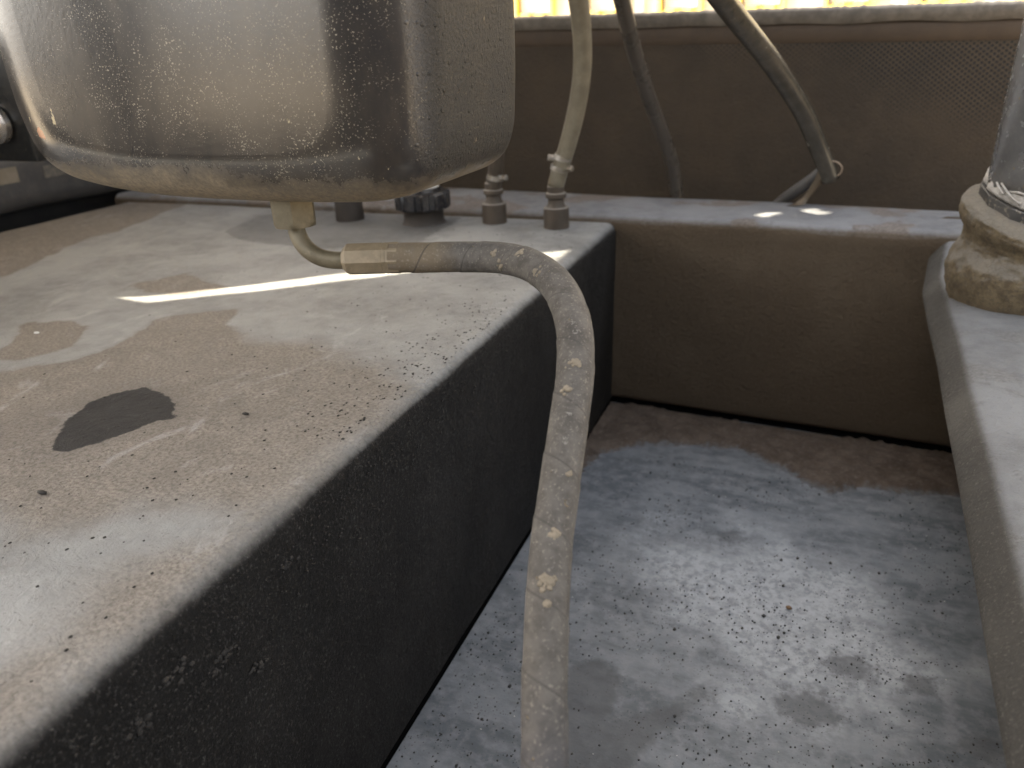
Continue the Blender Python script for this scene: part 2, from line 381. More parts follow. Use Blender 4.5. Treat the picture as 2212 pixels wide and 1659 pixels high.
def mat_hose():
    g = G('wrapped_hose_rubber'); u = g.attr('u'); v = g.attr('v'); seam = g.attr('seam')
    n = g.n.new('ShaderNodeCombineXYZ'); g.l.new(u, n.inputs[0]); g.l.new(g.M('MULTIPLY', g.M('SINE', v), .014), n.inputs[1]); g.l.new(g.M('MULTIPLY', g.M('COSINE', v), .014), n.inputs[2]); uv = n.outputs[0]
    c = g.mix(g.step(g.noise(70, 6, .65, uv), .35, .65), (.068, .061, .053), (.108, .098, .086))
    tan = g.step(g.M('ADD', u, g.M('MULTIPLY', g.M('SUBTRACT', g.noise(30, 4, .6, uv), .5), .05)), .075, .045)
    c = g.mix(g.M('MULTIPLY', tan, .7), c, (.19, .145, .09))
    far = g.step(u, .52, .60); c = g.mix(g.M('MULTIPLY', far, .6), c, (.05, .05, .062))
    pat = g.step(g.noise(48, 5, .7, uv), .48, .66); c = g.mix(g.M('MULTIPLY', pat, .30), c, (.165, .148, .126)); speck = g.step(g.noise(420, 4, .65, uv), .57, .66); c = g.mix(g.M('MULTIPLY', speck, .5), c, (.27, .24, .20))
    bl = g.step(g.noise(115, 3, .6, uv), .70, .75); c = g.mix(g.M('MULTIPLY', bl, .75), c, (.26, .20, .125))
    c = g.mix(g.step(seam, .028, .010, hi=.75), c, (.05, .045, .04))
    w = g.n.new('ShaderNodeTexWave'); w.wave_type = 'BANDS'; w.bands_direction = 'X'; g.l.new(uv, w.inputs[0]); w.inputs['Scale'].default_value = 260
    w.inputs['Distortion'].default_value = 1.5
    b = g.bump(w.outputs['Fac'] if 'Fac' in w.outputs else w.outputs[1], .0004, .5); b = g.bump(g.noise(600, 4, .7, uv), .0008, .6, b); b = g.bump(bl, .0015, 1.0, b)
    return g.out(c, .78, b, spec=.35)
M_hose = mat_hose()
M_print = simple('faded_print', (.22, .205, .18), rough=.8)

def mat_drift():
    g = G('silt_drift_edge'); e = g.attr('edge')
    c = g.mix(g.step(g.noise(26, 6, .7), .35, .65), (.075, .055, .041), (.125, .096, .075))
    c = g.mix(g.step(g.noise(120, 5, .75), .5, .7, hi=.5), c, (.22, .19, .165))
    c = g.mix(g.step(g.noise(200, 4, .7), .62, .7, hi=.6), c, (.03, .024, .019))
    m = g.step(g.M('ADD', e, g.M('MULTIPLY', g.M('SUBTRACT', g.noise(70, 6, .75), .5), .05)), -.004, .016)
    c = g.mix(m, (.15, .158, .170), c)
    return g.out(c, .9, g.bump(g.noise(150, 6, .7), .004, .8))
M_drift = mat_drift()

# ------------------------------------------------------------------ setting: ground
obj('ground', ([(-60, -60, -1.3), (60, -60, -1.3), (60, 60, -1.3), (-60, 60, -1.3)], [(0, 1, 2, 3)]), M_ground)['kind'] = 'structure'

# ------------------------------------------------------------------ deck floor of the recess
FZ = -0.42
xs = np.arange(-.60, .62, .01); ys = np.arange(-.05, 1.75, .01)
Vf, Ff = grid([[(x, y, FZ + .0015 * noise.noise(Vector((x*5, y*5, 0)))) for y in ys] for x in xs])
P2 = [(p[0], p[1]) for p in Vf]
WET = [(-0.278,0.759),(-0.238,0.778),(-0.204,0.751),(-0.192,0.698),(-0.206,0.677),(-0.147,0.723),(-0.108,0.762),(-0.113,0.728),(-0.143,0.657),(-0.165,0.595),(-0.253,0.561),(-0.276,0.698)]
LIGHTP = [(-0.251,1.090),(-0.032,1.168),(0.142,1.043),(0.163,0.864),(0.059,0.748),(-0.116,0.801),(-0.289,0.945)]  # pale dust with the floor's soft central sheen painted into its colour
wet_shade = sdf(WET, P2); A2 = np.array(P2)
for (cx, cy, r) in [(-.103, .765, .014), (.029, .790, .030), (.071, .880, .026), (.157, .875, .018), (-.116, 1.123, .018), (.22, .8, .02)]:
    wet_shade = np.minimum(wet_shade, np.hypot((A2[:, 0] - cx) * .8, A2[:, 1] - cy) - r)
fl = obj('floor', (Vf, Ff), M_floor, attrs={'wet_shade': wet_shade, 'light': sdf(LIGHTP, P2)}); fl['kind'] = 'structure'

# ------------------------------------------------------------------ moulded plastic tank
tank = thing('plastic_tank', 'large moulded black plastic tank with dusty grey top, deep recess and side ridge', 'tank', (-.43, 1.56, FZ))
EX = lambda y: -.402 - .0295 * y                       # the long edge is very slightly out of square
prof = [(x, 0.0) for x in np.arange(-1.845, -.03, .0105)]
R0 = .020
rows = []
ysb = list(np.arange(-.12, 1.50, .0105)) + [1.52, 1.54, 1.56, 1.58, 1.605]
for y in ysb:
    e = EX(y); row = []
    for k in range(140): row.append((-1.845 + (e - R0 + 1.845) * k / 139, y, 0.0))
    for k in range(1, 9):
        t = math.pi / 2 * k / 9; row.append((e - R0 + R0 * math.sin(t), y, -R0 + R0 * math.cos(t)))
    for k in range(0, 41): row.append((e - .0 - .006 * k / 40, y, -R0 - k * .385 / 40))
    rr = []
    for (x, yy, z) in row:
        n1 = noise.noise(Vector((x*2.2, y*2.2, z*2.2))); n2 = noise.noise(Vector((x*11, y*11, z*11)))
        side = z < -.01
        if side: x += .0025 * n1 + .0012 * n2
        else: z += .0035 * n1 + .0007 * n2
        if y > 1.57 and z > -.03: z -= (y - 1.57) * .25
        rr.append((x, yy, z))
    rows.append(rr)
Vb, Fb = grid(rows); Pb = [(p[0], p[1]) for p in Vb]
BROWN = [
 [(-0.976,0.520),(-0.984,0.573),(-0.940,0.627),(-0.912,0.685),(-0.933,0.752),(-0.946,0.795),(-0.921,0.830),(-0.878,0.854),(-0.853,0.877),(-0.828,0.828),(-0.822,0.798),(-0.725,0.768),(-0.615,0.764),(-0.504,0.725),(-0.453,0.687),(-0.446,0.581),(-0.441,0.503),(-0.436,0.417),(-0.457,0.412),(-0.513,0.416),(-0.557,0.404),(-0.575,0.371),(-0.606,0.345),(-0.679,0.358),(-0.738,0.354)],
 [(-0.467,0.272),(-0.482,0.304),(-0.475,0.343),(-0.440,0.382),(-0.425,0.398),(-0.423,0.324),(-0.425,0.286),(-0.430,0.241),(-0.435,0.210),(-0.426,0.191),(-0.429,0.175),(-0.432,0.157),(-0.482,0.189),(-0.465,0.207),(-0.469,0.237)],
 [(-1.652,0.946),(-1.443,0.897),(-1.451,0.960),(-1.524,1.089),(-1.552,1.257),(-1.589,1.402),(-1.673,1.629),(-2.021,1.439),(-1.990,1.165)],
 [(-1.038,0.612),(-1.130,0.721),(-1.075,0.758),(-0.989,0.720),(-0.972,0.667),(-0.989,0.610)],
 [(-1.141,0.944),(-1.102,1.014),(-0.966,0.961),(-1.001,0.911),(-1.085,0.902)]]
SPOT = [(-0.722,0.439),(-0.766,0.496),(-0.784,0.540),(-0.773,0.577),(-0.753,0.593),(-0.715,0.588),(-0.684,0.572),(-0.666,0.552),(-0.649,0.546),(-0.669,0.527),(-0.671,0.504),(-0.688,0.466),(-0.701,0.449)]
CAP_SHADE = [(-1.286,1.312),(-1.322,1.480),(-1.182,1.589),(-0.803,1.553),(-0.778,1.297),(-0.956,1.238),(-1.177,1.248)]  # outline of the shadow painted round the filler caps
br = np.min([sdf(p, Pb) for p in BROWN], axis=0)
block = obj('raised_section', (Vb, Fb), M_block, tank, attrs={'brown': br, 'dark': np.minimum(sdf(SPOT, Pb), np.maximum(sdf([(-.722,.439),(-.80,.405),(-.83,.44),(-.82,.50),(-.784,.54)], Pb), 0) + .014), 'wet_shade': sdf(CAP_SHADE, Pb)})

# back ledge: recess wall, rounded lip, flat top, drop behind
prof = [(1.66, -.400), (1.562, -.400), (1.560, -.394)] + [(1.560, z) for z in np.arange(-.38, -.01, .02)]
prof += [(1.560 + .024 * (1 - math.cos(t)), -.006 + .024 * math.sin(t)) for t in np.linspace(.15, math.pi / 2, 8)]
prof += [(y, .018 + .004 * (y - 1.58)) for y in np.arange(1.60, 1.77, .02)] + [(1.775, .014), (1.785, 0), (1.787, -.1)]
rows = []
for x in np.arange(-1.9, .62, .015):
    row = []
    for y, z in prof:
        n1 = noise.noise(Vector((x*3, y*3, z*3 + 5))); n2 = noise.noise(Vector((x*14, y*14, z*14)))
        yy = y + (-.075 * (x + .45) if y > 1.7 else -.042 * max(0, x + .45))
        row.append((x, yy + (.0035*n1 + .0012*n2 if z < 0 else 0), z + (.002*n1 + .0006*n2 if z > 0 else 0)))
    rows.append(row)
obj('back_ledge', grid(rows), M_ledge, tank)
# side ridge on the right
RP = [(.34, -.425), (.25, -.27), (.165, -.11), (.139, -.075), (.132, -.066), (.130, -.060), (.1325, -.0535), (.139, -.045), (.146, -.036), (.152, -.0305), (.158, -.0278), (.168, -.0265), (.185, -.026), (.24, -.026), (.30, -.026), (.40, -.026), (.52, -.026), (.62, -.026)]
rows = []
for y in np.arange(-.1, 1.60, .012):
    dz = .0 if y < 1.42 else .040 * min(1, (y - 1.42) / .15) ** 1.2
    dx = .014 * max(0, (y - 1.42) / .15) if y > 1.42 else 0
    row = []
    for k, (x, z) in enumerate(RP):
        n1 = noise.noise(Vector((x*4, y*4, z*4 + 9))); n2 = noise.noise(Vector((x*16, y*16, z*16)))
        row.append((x + dx + .002*n1, y, z + dz + .0025*n1 + .0008*n2))
    rows.append(row)
ridge = obj('side_ridge', grid(rows), M_ridge, tank)

obj('gap_shade_strip', grid([[(EX(y) - .05, y, -.402), (EX(y) - .006, y, -.4085), (EX(y) - .007, y, FZ + .001)] for y in np.arange(-.1, 1.6, .05)]), M_gap, tank)  # flat black strip painting the shaded gap under the block edge
obj('gap_shade_strip', grid([[(x, 1.66, -.402), (x, 1.572 - .042*max(0, x+.45), -.405), (x, 1.571 - .042*max(0, x+.45), FZ - .005)] for x in np.arange(-.5, .6, .05)]), M_gap, tank)  # same black strip for the shaded gap along the wall foot
# necks, filler cap, hose fittings
obj('filler_neck', lathe([(-.01, .034), (0, .033), (.001, .033), (.055, .031), (.06, .029)], (-1.064, 1.49, 0)), M_neck, tank)
nk = obj('filler_neck', lathe([(-.01, .052), (-.002, .050), (.004, .046), (.012, .0445), (.034, .0445), (.035, .05)], (-.866, 1.487, 0)), M_neck, tank)
def knurled():
    V = []; F = []; n = 120
    pr = [(.033, .052), (.036, .056), (.066, .056), (.070, .052), (.071, .043), (.078, .042), (.079, .040), (.0795, .0)]
    for h, r in pr:
        for k in range(n):
            t = 2*math.pi*k/n; s = (k % 10) / 10
            rr = r + (.005 if (s < .45 and r > .05) else 0)
            V.append((-.866 + rr*math.cos(t), 1.487 + rr*math.sin(t), h))
    for i in range(len(pr)-1):
        for k in range(n): F.append((i*n+k, i*n+(k+1) % n, (i+1)*n+(k+1) % n, (i+1)*n+k))
    return V, F
cp = obj('filler_cap', knurled(), M_capb, nk, sharp=35)
obj('cap_disc', lathe([(.079, .0385), (.084, .0380), (.0865, .034), (.0870, .0)], (-.866, 1.487, 0), cap=False), M_capw, cp)
def fitting(x, y, k=1.0):
    b = obj('hose_fitting', lathe([(-.005, .0265), (.043, .0262), (.0445, .024), (.0445, .019)], (x, y, 0)), M_fit, tank, sharp=30)
    obj('hex_nut', lathe([(.043, .0215), (.052, .0165), (.060, .0165), (.064, .0215), (.072, .0215), (.074, .017), (.086, .0175), (.088, .0145), (.10, .0135)], (x, y, 0), sides=24), M_fit, b, sharp=30)
    return b
fitting(-.557, 1.497); fitting(-.706, 1.515)
# dried mud crusts on the block's side
def blob(c, r, q=(1, 1, 1), sub=1, jit=.3):
    t = (1 + 5 ** .5) / 2
    v = [Vector(p).normalized() for p in [(-1,t,0),(1,t,0),(-1,-t,0),(1,-t,0),(0,-1,t),(0,1,t),(0,-1,-t),(0,1,-t),(t,0,-1),(t,0,1),(-t,0,-1),(-t,0,1)]]
    f = [(0,11,5),(0,5,1),(0,1,7),(0,7,10),(0,10,11),(1,5,9),(5,11,4),(11,10,2),(10,7,6),(7,1,8),(3,9,4),(3,4,2),(3,2,6),(3,6,8),(3,8,9),(4,9,5),(2,4,11),(6,2,10),(8,6,7),(9,8,1)]
    return [(c[0] + p.x*r*q[0]*(1+random.uniform(-jit, jit)), c[1] + p.y*r*q[1]*(1+random.uniform(-jit, jit)), c[2] + p.z*r*q[2]*(1+random.uniform(-jit, jit))) for p in v], f
bl = []
for _ in range(900):
    y = random.betavariate(1.2, 2.2) * 1.1 + .1; z = -.015 - abs(random.gauss(0, .055))
    r = random.choice((.0006, .0008, .001, .0014)); bl.append(blob((EX(y) + .0004, y, z), r, (.6, 1.2, 1)))
for (y0, z0, n_, sp) in [(.33, -.075, 26, .008), (.25, -.062, 18, .006), (.29, -.05, 16, .007), (.42, -.05, 12, .006), (.36, -.11, 10, .006)]:
    for _ in range(n_):
        y = random.gauss(y0, sp); z = random.gauss(z0, sp*.6); bl.append(blob((EX(y), y, z), random.uniform(.0012, .003), (.7, 1.2, .9)))
m = obj('mud_crust', join(*bl), M_mud, tank, label='small dark dried mud lumps crusted on the side face'); m['kind'] = 'stuff'

# ------------------------------------------------------------------ silt drift, grit, pebbles on the floor
DR = [(-.46, 1.16), (-.420, 1.20), (-0.412,1.275),(-0.403,1.318),(-0.326,1.392),(-0.235,1.416),(-0.144,1.425),(-0.050,1.371),(-0.014,1.338),(0.035,1.316),(0.089,1.356),(0.150,1.356),(0.247,1.378),(.45,1.40),(.45,1.70),(-.48,1.70),(-.48,1.16)]
xs = np.arange(-.462, .46, .004); ysd = np.arange(1.23, 1.66, .004)
pp = [(x, y) for x in xs for y in ysd]; dd = sdf(DR, pp)
H_ = []
for (x, y), d in zip(pp, dd):
    d += .010 * noise.noise(Vector((x*22, y*22, 0))) + .006 * noise.noise(Vector((x*80, y*80, 0)))
    h = -.006 if d > .012 else (min(.008, -d * .25) if d < 0 else -d * .5)
    if d < 0: h += .0048 * noise.noise(Vector((x*45, y*60, 3))) + .0026 * noise.noise(Vector((x*130, y*130, 3))) + .0022*min(1, -d*60)
    yw = 1.56 - .042*max(0, x+.45)
    if y > yw - .03: h = max(.0032, h*max(0, (yw - y)/.03), .006 + .010*noise.noise(Vector((x*9, y*12, 7))) + .006*noise.noise(Vector((x*60, y*60, 7)))) if y < yw + .006 else -.004
    H_.append((x, y, FZ + h))
m_ = len(ysd)
dr = obj('silt_drift', (H_, [(i*m_+j, (i+1)*m_+j, (i+1)*m_+j+1, i*m_+j+1) for i in range(len(xs)-1) for j in range(m_-1)]), M_drift, attrs={'edge': -dd})
tag(dr, 'brown silt settled along the foot of the recess wall', 'dirt', kind='stuff')
bl = []; blw = []
for _ in range(9000):
    y = .30 + 1.05 * random.random() ** 1.5; x = random.uniform(-.43, .30)
    if noise.noise(Vector((x*7, y*7, 2))) + random.uniform(-.5, .45) < -.05: continue
    r = random.choice((.0005, .0006, .0008, .0008, .0011, .0014)) * (1 if random.random() > .03 else 1.8)
    bl.append(blob((x, y, FZ + r*.6), r, (1, random.uniform(.9, 1.6), .7)))
for (x0, y0, x1, y1) in [(.10, .72, .20, .78), (.12, .66, .22, .68), (.02, 1.02, .2, .98), (-.40, .62, -.36, .5), (.08, .9, .2, .93)]:
    for _ in range(34):
        t = random.random(); bl.append(blob((x0+(x1-x0)*t+random.gauss(0, .003), y0+(y1-y0)*t+random.gauss(0, .002), FZ + .0006), random.uniform(.0006, .0013), (1, 1, .7)))
tag(obj('grit', join(*bl), M_grit), 'dark grit scattered over the recess floor', 'grit', kind='stuff')
for _ in range(34):
    y = .45 + .8 * random.random(); x = random.uniform(-.36, .2); r = random.uniform(.0006, .0011); blw.append(blob((x, y, FZ + r*.6), r, (1, 1, .7)))
tag(obj('crumbs', join(*blw), M_crumbw), 'tiny white crumbs lying on the recess floor', 'crumbs', kind='stuff')
def stone(name, c, r, q, mat, label, cat='pebble'):
    v, f = blob((0, 0, 0), r, q, jit=.2); v = [(c[0]+a, c[1]+b, c[2]+d) for a, b, d in v]
    o = obj(name, (v, f), mat); tag(o, label, cat); return o
stone('pebble', (-.011, .971, FZ+.0025), .0040, (1.2, 1, .8), M_pebb, 'tan brown pebble in the middle of the recess floor')
stone('pebble', (-.043, .941, FZ+.002), .0032, (1, 1, .8), M_grit, 'dark round pebble left of the tan pebble')
stone('chip', (-1.075, .695, .001), .0040, (1.2, .9, .4), M_crumbw, 'white chip on the block top, left of the pale streak', 'chip')
stone('chip', (-.650, .379, .0015), .0035, (1.7, .8, .5), M_mud, 'dark dirt flake near the left border below the oily spot', 'chip')
stone('chip', (-.581, .573, .001), .0030, (1.8, .9, .5), M_mud, 'dark dirt flake on the block top right of the oily spot', 'chip')
bl = []
for _ in range(420):
    y = random.uniform(.2, 1.45); x = EX(y) - .03 - abs(random.gauss(0, .22)); r = random.choice((.0004, .0006, .0008, .0011))
    zz = .0035*noise.noise(Vector((x*2.2, y*2.2, 0)))
    bl.append(blob((x, y, zz + r*.4), r, (1.3, 1.5, .6)))
for _ in range(260):
    y = random.uniform(.55, 1.0); x = EX(y) - .012 - abs(random.gauss(0, .05)); r = random.choice((.0005, .0008, .0012))
    bl.append(blob((x, y, .0035*noise.noise(Vector((x*2.2, y*2.2, 0))) + r*.3), r, (1.2, 1.6, .5)))
tag(obj('dirt_specks', join(*bl), M_mud), 'brown dirt specks sprinkled on the block top by its edge', 'dirt', kind='stuff')

# ------------------------------------------------------------------ hanging steel tank
steel = thing('hydraulic_tank', 'dusty dark steel tank with rounded corners hanging above the block', 'tank', (-.5, .65, .222))
XL, XR, ZB, ZT, YF, YB = -.80, -.316, .2335, .80, .540, .778
def outline():
    c = [(-.795, .74), (-.799, .60), (-.7995, .48), (-.799, .395), (-.7975, .350), (-.795, .312), (-.783, .274), (-.756, .2535), (-.707, .2425), (-.633, .2355), (-.544, .2335), (-.468, .2340), (-.411, .2355), (-.376, .2390), (-.350, .2460), (-.331, .2600), (-.3215, .283), (-.3185, .315), (-.3165, .36), (-.3155, .45), (-.315, .60), (-.318, .74), (-.36, .785), (-.48, .795), (-.62, .795), (-.755, .785)]
    p = [Vector((x, 0, z)) for x, z in c]; n = len(p); out = []
    for i in range(n):
        p0, p1, p2, p3 = p[i-1], p[i], p[(i+1) % n], p[(i+2) % n]; m = max(3, int((p2-p1).length/.006))
        for k in range(m):
            t = k/m; q = .5*((2*p1) + (-p0+p2)*t + (2*p0-5*p1+4*p2-p3)*t*t + (-p0+3*p1-3*p2+p3)*t**3)
            out.append(q)
    P = []
    m = len(out); D = [(out[(i+1) % m] - out[i-1]).normalized() for i in range(m)]
    for i, q in enumerate(out):
        d = sum((D[(i+k) % m] * (9 - abs(k)) for k in range(-8, 9)), Vector()).normalized(); P.append((q.x, q.z, d.z, -d.x))
    return P
OL = [(-.5575 + (x + .5575)*1.022, .515 + (z - .515)*1.006, a, b) for x, z, a, b in outline()]; RV = .050; rows = []
prof = [(RV + .0, 0.0)] + [(RV * (1 - math.sin(t)), RV * (1 - math.cos(t))) for t in np.linspace(0, math.pi/2, 12)]
layers = [(RV*(1-math.sin(t)), YF + RV*(1-math.cos(t))) for t in np.linspace(0, math.pi/2, 12)]
layers += [(0, y) for y in np.linspace(YF+RV, YB-RV, 12)[1:-1]]
layers += [(RV*(1-math.cos(t)), YB - RV*(1-math.sin(t))) for t in np.linspace(0, math.pi/2, 12)]
for ins, y in layers:
    row = [(-.5575 + (x + .5575)*(1 - ins*1.55/.242), y, .515 + (z - .515)*(1 - ins*.95/.282)) for x, z, nx, nz_ in OL]; row.append(row[0]); rows.append(row)
cx_, cz_ = -.56, .52
def shrunk(row, k): return [(cx_ + (x-cx_)*k, y, cz_ + (z-cz_)*k) for x, y, z in row]
rows = [shrunk(rows[0], k) for k in (.02, .3, .6, .85, .97, .995)] + rows + [shrunk(rows[-1], k) for k in (.99, .5, .02)]
V, F = grid(rows); nrow = len(rows[0])
# front and back faces: concentric rings to a centre so noise bumps shade well
F.append(tuple(range(nrow - 1))); F.append(tuple((len(rows)-1)*nrow + k for k in range(nrow-2, -1, -1)))
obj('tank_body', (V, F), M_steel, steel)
obj('drain_boss', lathe([(-.03, .020), (.03, .020)], (-.499, .611, .262), (0, 0, -1)), M_nut, steel)

# ------------------------------------------------------------------ hydraulic hose with elbow
hyd = thing('hydraulic_hose', 'thick spiral wrapped hydraulic hose bending down from the tank, grey with tan mud', 'hose', (-.499, .606, .16))
def hexnut(c, top, h, af):
    rc = af / math.sqrt(3); V = []; F = []; n = 48; lv = [(0, .93), (.003, .99), (.0045, 1), (h-.0045, 1), (h-.003, .99), (h, .90)]
    for dz, kf in lv:
        for k in range(n):
            t = 2*math.pi*k/n + math.radians(4); a = (t - math.radians(4)) % (math.pi/3) - math.pi/6
            rh = (af/2) / math.cos(a); r = min(rh, rc * kf * .985) if kf < 1 else rh * (1 if abs(a) < .49 else .992)
            V.append((c[0] + r*math.cos(t), c[1] + r*math.sin(t), top - dz))
    for i in range(len(lv)-1):
        for k in range(n): F.append((i*n+k, (i+1)*n+k, (i+1)*n+(k+1) % n, i*n+(k+1) % n))
    F.append(tuple(range(n))); F.append(tuple((len(lv)-1)*n + k for k in range(n-1, -1, -1)))
    return V, F
obj('hex_nut', hexnut((-.498, .606), .2375, .0330, .0390), M_nut, hyd, sharp=25)
EL = [(-0.4975,0.605,0.208),(-0.4955,0.602,0.195),(-0.486,0.600,0.183),(-0.470,0.600,0.1745),(-0.457,0.604,0.172),(-0.440,0.611,0.172)]
obj('elbow', tube(EL, .0085, n=28, it=8)[0], M_nut, hyd)
fa, fb = Vector((-.4475, .6095, .1725)), Vector((-.396, .628, .1725)); L = (fb-fa).length
obj('ferrule', lathe([(0, .0085), (-.002, .0095), (-.0018, .0105), (0, .0122), (.003, .0152), (.005, .0155), (L-.017, .0155), (L-.0165, .0151), (L-.0155, .0151), (L-.015, .0155), (L-.0125, .0155), (L-.012, .0152), (L-.0115, .0155), (L-.0012, .0157), (L-.0008, .0150), (L, .0146), (L, .0120)], fa, fb-fa, n=8, cap=False), M_ferr, hyd, sharp=30)
HP = [(-0.405,0.6245,0.1725),(-0.354,0.640,0.1725),(-0.310,0.641,0.175),(-0.272,0.629,0.177),(-0.235,0.603,0.174),(-0.206,0.571,0.164),(-0.186,0.536,0.147),(-0.176,0.505,0.124),(-0.171,0.474,0.098),(-0.165,0.438,0.071),(-0.158,0.400,0.045),(-0.149,0.367,0.020),(-0.139,0.334,-0.008),(-0.129,0.306,-0.037),(-0.121,0.282,-0.069),(-0.112,0.258,-0.113),(-.108,.24,-.16)]
PITCH = .049
def rf(s, th):
    f = ((s / PITCH) + th / (2*math.pi)) % 1.0
    return .01430 + .00055 * (1 - f) ** 1.0 * (1 if f > .012 else f / .012) + .00012 * noise.noise(Vector((s*120, math.cos(th)*2, math.sin(th)*2)))
(tv, tf), U, A, pts, T, N = tube(HP, .014, n=72, step=.0012, it=60, rf=rf)
seam = []
for s, th in zip(U, A):
    f = ((s / PITCH) + th / (2*math.pi)) % 1.0; seam.append(min(f, 1 - f))
hose = obj('hose_body', (tv, tf), M_hose, hyd, attrs={'u': U, 'v': A, 'seam': seam})
# mud splats on the hose
def on_hose(s, phi, lift=0.0):
    """phi: angle from the direction facing up and back to the viewer's side"""
    acc = 0
    for i in range(1, len(pts)):
        acc += (pts[i]-pts[i-1]).length
        if acc >= s: break
    t = T[i]; v = (Vector((0, 0, CAMZ)) - pts[i]); v = (v - t*v.dot(t)).normalized(); w = t.cross(v)
    d = v*math.cos(phi) + w*math.sin(phi)
    return pts[i] + d*(.01470 + lift), d, t, t.cross(d)
sp = []
for (s, phi, r, n_) in [(.305, .0, .0042, 14), (.326, .3, .0040, 7), (.392, -.3, .0020, 4), (.438, -.1, .0034, 9), (.470, .05, .0052, 30), (.484, .0, .0020, 8), (.118, -.1, .004, 9), (.128, .5, .005, 10), (.15, -.5, .005, 9), (.19, .3, .006, 8)]:
    for _ in range(n_):
        s2 = s + random.gauss(0, r*.45); p2 = phi + random.gauss(0, r*.45/.014)
        p, d, t, w = on_hose(s2, p2)
        rr = random.uniform(.0010, .0024); v, f = blob((0, 0, 0), rr)
        sp.append(([tuple(p + d*a*.22 + t*b*1.1 + w*c*1.1) for a, b, c in v], f))
o = obj('mud_splats', join(*sp), M_tanmud, hose, label='pale tan mud splats on the hose'); o['kind'] = 'stuff'
# faded printing along the hose
def hose_text(txt, s0, phi0, size):
    cu = bpy.data.curves.new('t', 'FONT'); cu.body = txt; cu.size = size; cu.offset = -.00003; cu.resolution_u = 3
    tmp = bpy.data.objects.new('t', cu); COL.objects.link(tmp)
    dg = bpy.context.evaluated_depsgraph_get(); me = bpy.data.meshes.new_from_object(tmp.evaluated_get(dg))
    V = [tuple(on_hose(s0 + v.co.x, phi0 - v.co.y / .0142, .0005)[0]) for v in me.vertices]; F = [tuple(p.vertices) for p in me.polygons]
    bpy.data.objects.remove(tmp); bpy.data.curves.remove(cu); return V, F
for ch, s0, p0 in (('A', .268, .12), ('O', .276, .12), ('R', .345, .18), ('8', .364, .18), ('9', .368, .18)): obj('printed_character', hose_text(ch, s0, p0, .0055), M_print, hose)

# ------------------------------------------------------------------ thin hoses behind
def clamp(c, axis, r, parent, side):
    b = obj('hose_clamp', lathe([(-.005, r), (-.005, r+.0015), (.005, r+.0015), (.005, r)], c, axis, cap=False), M_clamp, parent, sharp=30)
    a = Vector(c) + Vector((side*(r+.004), -.006, 0))
    obj('clamp_screw', join(lathe([(-.009, .005), (-.0085, .0062), (.009, .0062), (.0095, .005)], a, (side*.95, -.3, .15), n=16), lathe([(.0, .003), (.014, .003)], a, (-side, -.4, .5), n=10)), M_clamp, b, sharp=30)
ha = thing('drain_hose', 'milky beige hose rising from the right hand fitting beside the tank', 'hose', (-.556, 1.497, .09))
HA = [(-0.557,1.497,0.085),(-0.550,1.496,0.110),(-0.529,1.490,0.162),(-0.502,1.470,0.232),(-0.483,1.450,0.298),(-0.472,1.420,0.360),(-0.465,1.380,0.418),(-0.459,1.330,0.476),(-.45,1.27,.55)]
obj('hose_body', tube(HA, .0170, n=28, step=.01, it=6)[0], M_ha, ha)
clamp((-.547, 1.495, .122), (.3, 0, 1), .017, ha, 1); clamp((-.538, 1.493, .143), (.3, 0, 1), .017, ha, -1)
hb = thing('drain_hose', 'dull brown hose on the left fitting, vanishing behind the steel tank', 'hose', (-.706, 1.515, .075))
obj('hose_body', tube([(-.706, 1.515, .068), (-0.700,1.515,0.095),(-0.686,1.500,0.150),(-0.672,1.480,0.216),(-0.655,1.450,0.302),(-.64, 1.4, .4)], .0165, n=28, step=.01, it=6)[0], M_hb, hb)
clamp((-.698, 1.512, .098), (.2, 0, 1), .0165, hb, 1)
hc = thing('rubber_hose', 'plain dark rubber hose curving down behind the back ledge', 'hose', (-.372, 1.83, -.02))
obj('hose_body', tube([(-.372, 1.80, -.03), (-0.372,1.80,0.005),(-0.370,1.785,0.069),(-0.382,1.75,0.121),(-0.401,1.70,0.193),(-0.421,1.600,0.314),(-0.423,1.520,0.396),(-0.421,1.450,0.460),(-.42, 1.38, .52)], .0150, n=28, step=.01, it=60)[0], M_hc, hc)
hd = thing('rubber_hose', 'speckled dark hose slanting down to a tie and brown tape over the ledge', 'hose', (-.05, 1.72, .08))
obj('hose_body', tube([(-.044, 1.705, .075), (-0.050,1.700,0.094),(-0.072,1.680,0.140),(-0.104,1.620,0.214),(-0.155,1.520,0.301),(-0.198,1.400,0.369),(-0.217,1.300,0.408),(-0.237,1.200,0.451),(-.26, 1.1, .50)], .0180, n=28, step=.01, it=6)[0], M_hd, hd)
obj('cable_tie', tube([(-.046 + .019*math.cos(t)*1.15, 1.69 - .019*math.sin(t)*.3, .098 + .017*math.sin(t)) for t in np.linspace(-2.0, 2.6, 14)], .0013, n=8, step=.003, it=1)[0], M_tie, hd)
